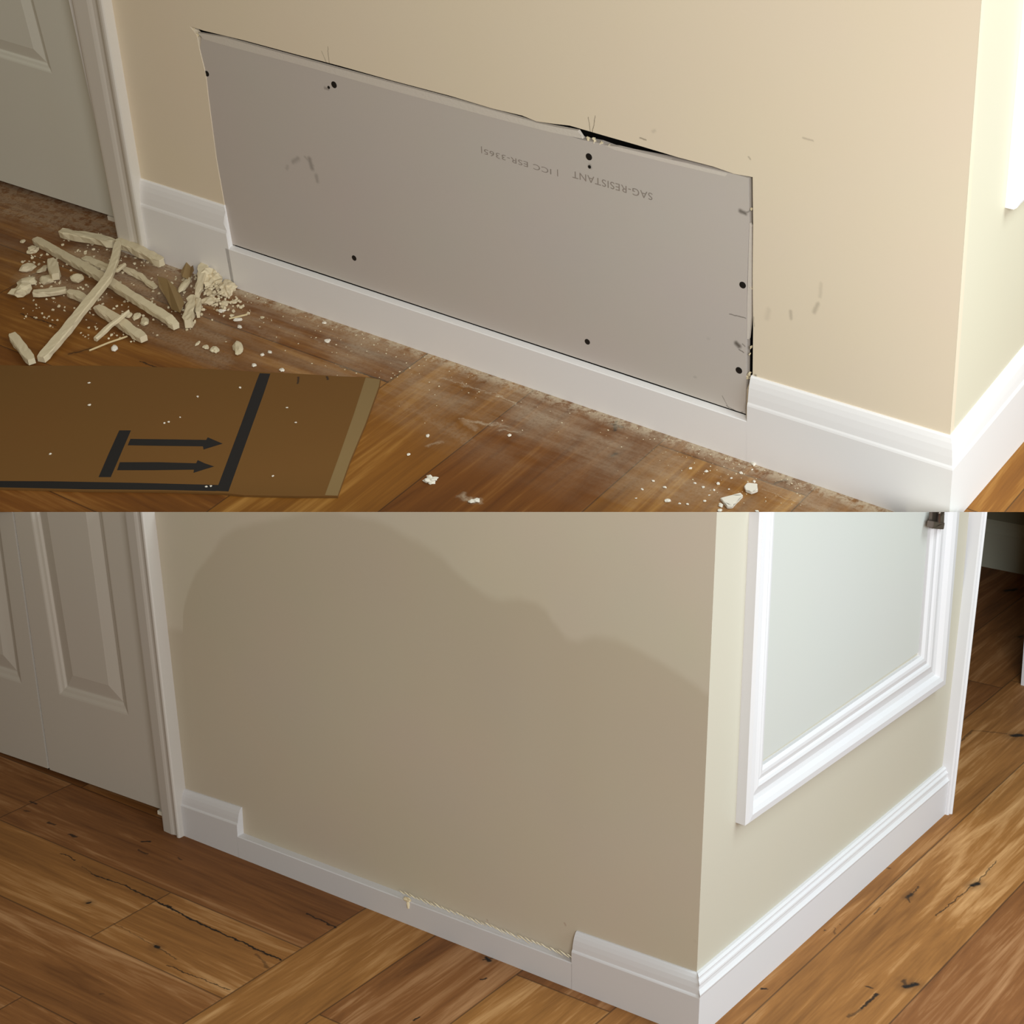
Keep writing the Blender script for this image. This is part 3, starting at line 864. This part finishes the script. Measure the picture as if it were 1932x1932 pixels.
# ------------------------------------------------------------------ LOWER ROOM: shell
lo_marks = px_segs(LO.F, [
    (58, 1512, 68, 1517, 3, .8), (48, 1529, 54, 1531, 3, .6), (92, 1552, 103, 1556, 3, .8), (132, 1574, 144, 1579, 3.5, .9),
    (268, 1588, 284, 1588, 3.5, .95), (262, 1604, 278, 1611, 3, .7), (115, 1610, 128, 1614, 1.6, .9), (128, 1614, 142, 1623, 1.8, .9),
    (155, 1635, 172, 1648, 1.3, .5), (172, 1648, 228, 1668, 1.8, .95), (228, 1668, 300, 1702, 2.0, .95), (300, 1702, 375, 1741, 2.8, 1), (375, 1741, 450, 1775, 2.6, 1), (450, 1775, 530, 1811, 2.2, 1),
    (166, 1703, 168, 1703, 4, 1), (294, 1785, 300, 1788, 4.5, 1), (215, 1742, 294, 1785, 1.2, .45), (300, 1788, 335, 1810, 1.4, .6), (315, 1820, 432, 1868, 1.5, .8),
    (578, 1724, 633, 1749, 2.4, .9), (485, 1800, 505, 1825, 3, .45), (335, 1618, 342, 1622, 2.4, .6),
    (918, 1806, 924, 1812, 5, 1), (912, 1810, 932, 1807, 2, .9), (909, 1848, 917, 1845, 3, .9), (780, 1925, 789, 1919, 3, .95), (190, 1876, 192, 1876, 3, .4),
    (1834, 1671, 1845, 1667, 5.5, 1), (1880, 1624, 1845, 1664, 1.8, .7), (1834, 1672, 1765, 1728, 1.8, .75), (1712, 1693, 1720, 1687, 4, .9), (1720, 1687, 1735, 1672, 1.6, .7), (1712, 1693, 1716, 1702, 2, .7),
    (1648, 1724, 1662, 1712, 2.2, .6), (1708, 1862, 1728, 1857, 7, 1), (1705, 1850, 1710, 1860, 5, .7), (1655, 1875, 1625, 1904, 3.4, .95), (1625, 1904, 1600, 1918, 3.5, .6), (1636, 1861, 1644, 1863, 3, .8),
    (1436, 1865, 1445, 1865, 3.6, 1), (1556, 1755, 1558, 1755, 2.6, .7), (1574, 1750, 1576, 1762, 1.8, .5), (1585, 1743, 1586, 1745, 1.6, .5), (1675, 1638, 1678, 1639, 3, .6),
    (1912, 1388, 1926, 1387, 7, 1), (1898, 1115, 1916, 1112, 6, 1), (1922, 1202, 1928, 1200, 4, .8), (1812, 1398, 1836, 1378, 3, .55), (1836, 1378, 1900, 1384, 2, .5)], 0)
OAK = [(94, 57, 22), (131, 86, 41), (180, 137, 90)]
W_L = wood('oak_floor', 0.586, 0.16, -0.02, -0.03, 1.35, OAK, [m for m in lo_marks if m[0] > .15], None, False, 1.0)
W_L2 = wood('oak_floor_right', 0.586, 0.16, -0.02, -0.03, 1.35, OAK, [m for m in lo_marks if m[0] <= .15], None, False, 1.0)  # same oak colours, holds the knots of the right-hand boards
bm = bmesh.new(); box(bm, .10, 2.6, -2.6, 1.6, -0.05, 0)
n_ = len(bm.faces); box(bm, -2.4, .10, -2.6, 1.6, -0.05, 0)
for f_ in list(bm.faces)[n_:]: f_.material_index = 1
fo = obj('floor', bm, W_L, LO.F, label='clean oak plank floor with dark knots around the corner', kind='structure')
fo.data.materials.append(W_L2)

bd = [(345, 1190), (352, 1120), (392, 1045), (470, 990), (560, 972), (640, 966), (720, 985), (780, 1020), (830, 1050), (870, 1085), (940, 1130), (1000, 1133), (1050, 1178),
      (1080, 1208), (1110, 1206), (1150, 1206), (1200, 1225), (1250, 1252), (1290, 1275), (1330, 1308)]
bdl = [loc(LO.M, x, y, WT) for x, y in bd]


def blotch(N, c):
    p = N.sep(N.obj)
    nz = N.noise(N.obj, 9, 4, .55)
    fc = N.n('ShaderNodeFloatCurve')
    cm = fc.mapping
    cm.use_clip = False
    x0, x1 = bdl[0].x, bdl[-1].x
    y0, y1 = min(q.y for q in bdl) - .02, max(q.y for q in bdl) + .02
    crv = cm.curves[0]
    while len(crv.points) > 2: crv.points.remove(crv.points[-1])
    pts = [((q.x - x0) / (x1 - x0), (q.y - y0) / (y1 - y0)) for q in bdl]
    crv.points[0].location = pts[0]; crv.points[1].location = pts[-1]
    for q in pts[1:-1]: crv.points.new(*q)
    cm.update()
    N.put(fc.inputs['Value'], N.math('DIVIDE', N.math('SUBTRACT', p[0], x0), x1 - x0, clamp=True))
    h = N.math('ADD', N.math('MULTIPLY', fc.outputs[0], y1 - y0), y0)
    dd = N.math('ADD', N.math('SUBTRACT', p[1], h), N.math('MULTIPLY', N.math('SUBTRACT', nz, .5), .03))
    wet = N.step(dd, -.010, .008, 1.0, 0.0)
    soft = N.step(dd, -.35, 0.0, 0.35, 1.0)
    c = N.mix(N.math('MULTIPLY', wet, N.math('MULTIPLY', soft, 0.55)), c, srgb(*WET))
    return c


WET = (168, 154, 131)
lo_wall_marks = px_segs(LO.M, [(579, 1327, 581, 1330, 3, .0), (919, 1735, 920, 1737, 1.6, .5), (1065, 1742, 1067, 1746, 2.4, .45), (1310, 1775, 1312, 1777, 3, .1)])
M_wallL = paint('cream_wall_paint_drying_dimmed', (186, 174, 154), .6, .10, .08, 260, lo_wall_marks, (140, 110, 92), blotch)  # cream base darkened as well for the lower room's dimmer exposure
lx = loc(LO.M, 297, 1449, WT).x + .036
bm = bmesh.new()
f = [Vector((lx - .03, -.04, WT)), Vector((WT - .04 * LO.kM, -.04, WT)), Vector((WT + 1.5 * LO.kM, 1.5, WT)), Vector((lx - .03, 1.5, WT))]
prism(bm, f, [Vector((p.x - (.012 if i in (1, 2) else 0), p.y, WT - .1)) for i, p in enumerate(f)])
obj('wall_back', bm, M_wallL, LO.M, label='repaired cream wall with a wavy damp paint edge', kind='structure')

M_sideL = paint('side_wall_paint_dimmed', (176, 168, 150), .5, .03, .06, 260)  # wall colour lowered to balance the strong side lamp and dimmer exposure
xe = loc(LO.S, 1797, 1519, 0).x
bm = bmesh.new()
f = [Vector((-WT - .04 * LO.kS, -.04, WT)), Vector((xe, -.04, WT)), Vector((xe, 1.5, WT)), Vector((-WT + 1.5 * LO.kS, 1.5, WT))]
prism(bm, f, [Vector((p.x + (.012 if i in (0, 3) else 0), p.y, WT - .1)) for i, p in enumerate(f)])
obj('wall_right', bm, M_sideL, LO.S, label='white side wall with the framed panel, right of the lower corner', kind='structure')

bm = bmesh.new()
a, b = hgt(LO.M, 1086, 1757), hgt(LO.M, 1316, 1837)
xj = loc(LO.M, 1078, 1800, 0).x
HcL = b.y
loft(bm, [base_sec(xj, a.y), base_sec(0, HcL, k=LO.kM, sgn=1)])
xl1 = loc(LO.M, 447, 1560, 0).x
m0, m1 = loc(LO.M, 450, 1568, WT), loc(LO.M, 1074, 1803, WT)
loft(bm, [flat_sec(xl1 - .0005, m0.y), flat_sec(xj + .0005, m1.y)])
a, b = hgt(LO.M, 339, 1486), hgt(LO.M, 444, 1520)
loft(bm, [base_sec(loc(LO.M, 338, 1530, 0).x, a.y), base_sec(xl1, b.y)])
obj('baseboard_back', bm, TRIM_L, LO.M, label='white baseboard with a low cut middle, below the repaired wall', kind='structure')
# dab of filler on the low baseboard
bm = bmesh.new()
s_ = pxm(LO.M, 768, 1700, 0)
lump(bm, loc(LO.M, 768, 1697, .0005), 9 * s_, 5 * s_, .002, 3, .4, 2)
lump(bm, loc(LO.M, 770, 1707, .0005), 3.4 * s_, 8 * s_, .0018, 5, .3, 2)
obj('filler_dab', bm, GYP, LO.M, label='dab of beige filler stuck on the low baseboard', cat='filler')
bm = bmesh.new()
for k in range(34):
    t = k / 33; x = 760 + (1074 - 760) * t; y = 1686 + (1804 - 1686) * t + random.uniform(-2, 1)
    s_ = pxm(LO.M, x, y, 0); lump(bm, loc(LO.M, x, y, -.0005), random.uniform(6, 15) * s_, random.uniform(.4, .9) * s_, .0008, k, .4, 1, -.36)
obj('filler_smear', bm, GYP, LO.M, label='rough filler line along the top of the low baseboard', cat='filler', kind='stuff')

bm = bmesh.new()
PS = [(0, 0.0), (0.70, 0.0), (0.72, .0008), (0.745, .001), (0.765, -.0012), (0.80, -0.0035), (0.85, -0.004), (0.875, -.003), (0.90, -0.0035), (0.93, -0.0065), (0.955, -0.007), (0.975, -.0065), (1.0, -0.010), (1.0, WT - .002), (0, WT - .002)]
c1 = hgt(LO.S, 1778, 1449)
xb = loc(LO.S, 1786, 1535, 0).x
loft(bm, [base_sec(0, HcL, PS, LO.kS, -1), base_sec(xb, c1.y, PS)])
obj('baseboard_right', bm, TRIM_L, LO.S, label='bright white baseboard along the side wall with the framed panel', kind='structure')

casing('trim_1', LO.M, [(308, 1562), (235, 966)], [(342, 1577), (273, 966)], 'white closet door casing left of the repaired wall', .2, mat=CASL)

dL = depth_at_floor(LO, (306, 1527), .014)
dL = max(min(dL, -.02), -.12)
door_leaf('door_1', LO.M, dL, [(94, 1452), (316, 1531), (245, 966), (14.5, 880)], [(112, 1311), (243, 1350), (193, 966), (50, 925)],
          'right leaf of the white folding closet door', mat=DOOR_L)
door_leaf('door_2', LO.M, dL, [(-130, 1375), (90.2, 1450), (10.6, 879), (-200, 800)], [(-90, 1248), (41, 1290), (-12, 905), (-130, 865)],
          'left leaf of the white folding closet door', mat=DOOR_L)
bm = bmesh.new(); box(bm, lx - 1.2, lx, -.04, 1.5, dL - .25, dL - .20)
obj('closet_shade', bm, DARK, LO.M, label='near-black shade for the closet behind the folding door', kind='structure')
bm = bmesh.new(); px_prism(bm, LO.M, [(90.4, 1451), (94.2, 1452), (14.8, 880), (11.0, 879)], dL - .004, dL - .02)  # near-black strip added as the shadow in the gap
obj('gap_shadow_strip', bm, DARK, LO.M, label='black strip for the shadow between the two folding door leaves', kind='structure')
g = loc(LO.F, 302, 1528, .010)
bm = bmesh.new(); box(bm, g.x - .007, g.x + .007, g.y - .012, g.y, 0, .007)
obj('floor_guide', bm, GYPW, LO.F, label='small white guide under the folding closet door', cat='door guide')
jx = loc(LO.M, 307, 1550, -.01).x
bm = bmesh.new(); box(bm, jx + .004, jx + .02, 0, 1.5, dL - .2, WT - .001)
obj('trim_2', bm, TRIM_L, LO.M, label='door jamb behind the lower casing', kind='structure')

fm = frame_moulding(LO.S, [(1388, 1552), (1766, 1289)], [(1430, 1443), (1731, 1236)], 1.25, 'white picture-frame moulding around the side wall panel', .95, mat=TRIM_L)
# flush panel inside the moulding (an access door on hinges)
pi = [loc(LO.S, 1432, 1440, WT), loc(LO.S, 1731, 1233, WT)]
bm = bmesh.new()
q = [pi[0], pi[1], pi[1] + Vector((0, 1, 0)), pi[0] + Vector((0, 1, 0))]
q = [Vector((p.x, p.y, WT + .003)) for p in q]
q[0] += Vector((.003, .003, 0)); q[1] += Vector((-.003, .003, 0)); q[2].x -= .003; q[3].x += .003
prism(bm, q, [Vector((p.x, p.y, WT + .0003)) for p in q])
bmesh.ops.bevel(bm, geom=[e for e in bm.edges if abs(e.verts[0].co.z - e.verts[1].co.z) < 1e-6 and e.verts[0].co.z > WT + .002 and len(e.link_faces) == 2 and abs(e.link_faces[0].normal.dot(e.link_faces[1].normal)) < .5], offset=.001, segments=1, affect='EDGES')
M_acc = paint('panel_white_paint', (178, 177, 169), .5, .03, .05, 260)
obj('door_3', bm, M_acc, LO.S, label='flush white access panel inside the moulding', kind='structure')
# hinge
HM = plain('bronze_hinge_metal', (112, 100, 92), .35, .85)
bm = bmesh.new()
px_prism(bm, LO.S, [(1761, 950), (1783, 950), (1781, 999), (1758, 997)], WT + .016, WT + .010)
bmesh.ops.bevel(bm, geom=list(bm.edges), offset=.0008, segments=2, affect='EDGES')
hinge = obj('hinge', bm, HM, LO.S, label='bronze metal hinge on the right side of the framed panel', cat='hinge')
bm = bmesh.new()
c = loc(LO.S, 1773, 955, WT + .018); c2 = loc(LO.S, 1770, 986, WT + .018)
for (p0, p1, r) in ((c, c2, .0036),):
    n = 14; secs = []
    up_ = (p1 - p0).normalized(); sx_ = Vector((1, 0, 0)); sz_ = Vector((0, 0, 1))
    for t in (0, .05, .45, .47, .95, 1.0):
        rr = r * (.8 if t in (0, 1.0, .47) else 1)
        secs.append([p0.lerp(p1, t) + sx_ * math.cos(2 * math.pi * i / n) * rr + sz_ * math.sin(2 * math.pi * i / n) * rr for i in range(n)])
    loft(bm, secs)
obj('hinge_barrel', bm, HM, parent=hinge, smooth=True)
bm = bmesh.new(); px_prism(bm, LO.S, [(1762, 984), (1783, 986), (1781, 998), (1760, 996)], WT + .0205, WT + .010)
bmesh.ops.bevel(bm, geom=list(bm.edges), offset=.0008, segments=2, affect='EDGES')
obj('hinge_knuckle', bm, HM, parent=hinge)

# casing at the end of the side wall
bm = bmesh.new()
def sx_at(x, y, z): return loc(LO.S, x, y, z)
A0, A1 = sx_at(1778, 1445, WT), sx_at(1833, 966, WT)
B0, B1 = sx_at(1798, 1519, .008), sx_at(1862, 966, .008)
secs = []
for t_y in (0.0, 1.3):
    xa = A0.x + (A1.x - A0.x) * (t_y - A0.y) / (A1.y - A0.y)
    xb_ = B0.x + (B1.x - B0.x) * (t_y - B0.y) / (B1.y - B0.y)
    pr = [(0, -.014), (0, .003), (.12, .006), (.3, .006), (.38, .004), (.5, .004), (.6, .007), (.8, .009), (.95, .009), (1, .006), (1, -.114), (0, -.114)]
    secs.append([Vector((xa + (xb_ - xa) * f_, t_y, z)) for f_, z in pr])
loft(bm, secs)
obj('trim_4', bm, TRIM_L, LO.S, label='white door casing at the far end of the side wall', kind='structure')

# dark closet / hall beyond
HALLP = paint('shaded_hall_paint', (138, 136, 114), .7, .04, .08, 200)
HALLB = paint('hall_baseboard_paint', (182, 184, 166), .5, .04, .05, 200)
p0, p1 = loc(LO.F, 1852, 1068, 0), loc(LO.F, 1932, 1085, 0)
vy = (p0.y + p1.y) / 2
bm = bmesh.new(); box(bm, -2.2, 2.0, vy - .10, vy - .012, -.04, 1.2)
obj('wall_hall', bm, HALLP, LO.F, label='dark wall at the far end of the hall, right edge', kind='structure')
bm = bmesh.new()
hb = loc(LO.M, 1900, 1005, 0)
loft(bm, [[Vector((x, vy - o, z)) for o, z in ((0, 0), (0, .085), (.003, .092), (.004, .10), (.009, .108), (.012, .112), (.0125, 0))] for x in (-2.2, 2.0)])
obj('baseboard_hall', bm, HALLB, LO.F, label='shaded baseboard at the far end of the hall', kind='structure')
vd = -1.375
bm = bmesh.new(); box(bm, -2.2, .065, vd - .10, vd - .002, -.02, 1.2)
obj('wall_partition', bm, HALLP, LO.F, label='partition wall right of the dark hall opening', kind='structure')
bm = bmesh.new(); box(bm, .06, .106, vd - .11, vd + .006, 0, 1.2)
obj('trim_5', bm, TRIM_L, LO.F, label='white casing edge at the far right of the hall opening', kind='structure')
bm = bmesh.new(); box(bm, .70, .80, vy - .02, -.10, -.02, 1.2)
obj('wall_left', bm, HALLP, LO.F, label='hidden side wall of the hall', kind='structure')

# ------------------------------------------------------------------ cut both rooms along the seam between the two photographs
bpy.context.view_layer.update()
PLN = (CV2W @ Vector((0, -1, 0))).normalized()


def cut(o, keep_up):
    me = o.data
    mw = o.matrix_world
    ds = [(mw @ v.co - CAM).dot(PLN) for v in me.vertices]
    if not ds: return
    if (keep_up and min(ds) >= 0) or (not keep_up and max(ds) <= 0): return
    inv = mw.inverted()
    no = (inv.to_3x3() @ PLN).normalized()
    bm = bmesh.new(); bm.from_mesh(me)
    co = inv @ CAM
    r = bmesh.ops.bisect_plane(bm, geom=bm.verts[:] + bm.edges[:] + bm.faces[:], dist=1e-7, plane_co=co, plane_no=no,
                               clear_inner=keep_up, clear_outer=not keep_up)
    ed = [e for e in bm.edges if e.is_boundary]
    if ed:
        try: bmesh.ops.holes_fill(bm, edges=ed, sides=0)
        except Exception: pass
    bmesh.ops.recalc_face_normals(bm, faces=bm.faces)
    bm.to_mesh(me); bm.free()


UPM = [UP.F, UP.M, UP.S]
for o in list(S.objects):
    if o.type != 'MESH': continue
    r = o
    while r.parent: r = r.parent
    up_room = any((r.matrix_world.translation - m.translation).length < 1e-4 for m in UPM)
    cut(o, up_room)
for o in list(S.objects):
    if o.type == 'MESH' and len(o.data.polygons) == 0:
        bpy.data.objects.remove(o)
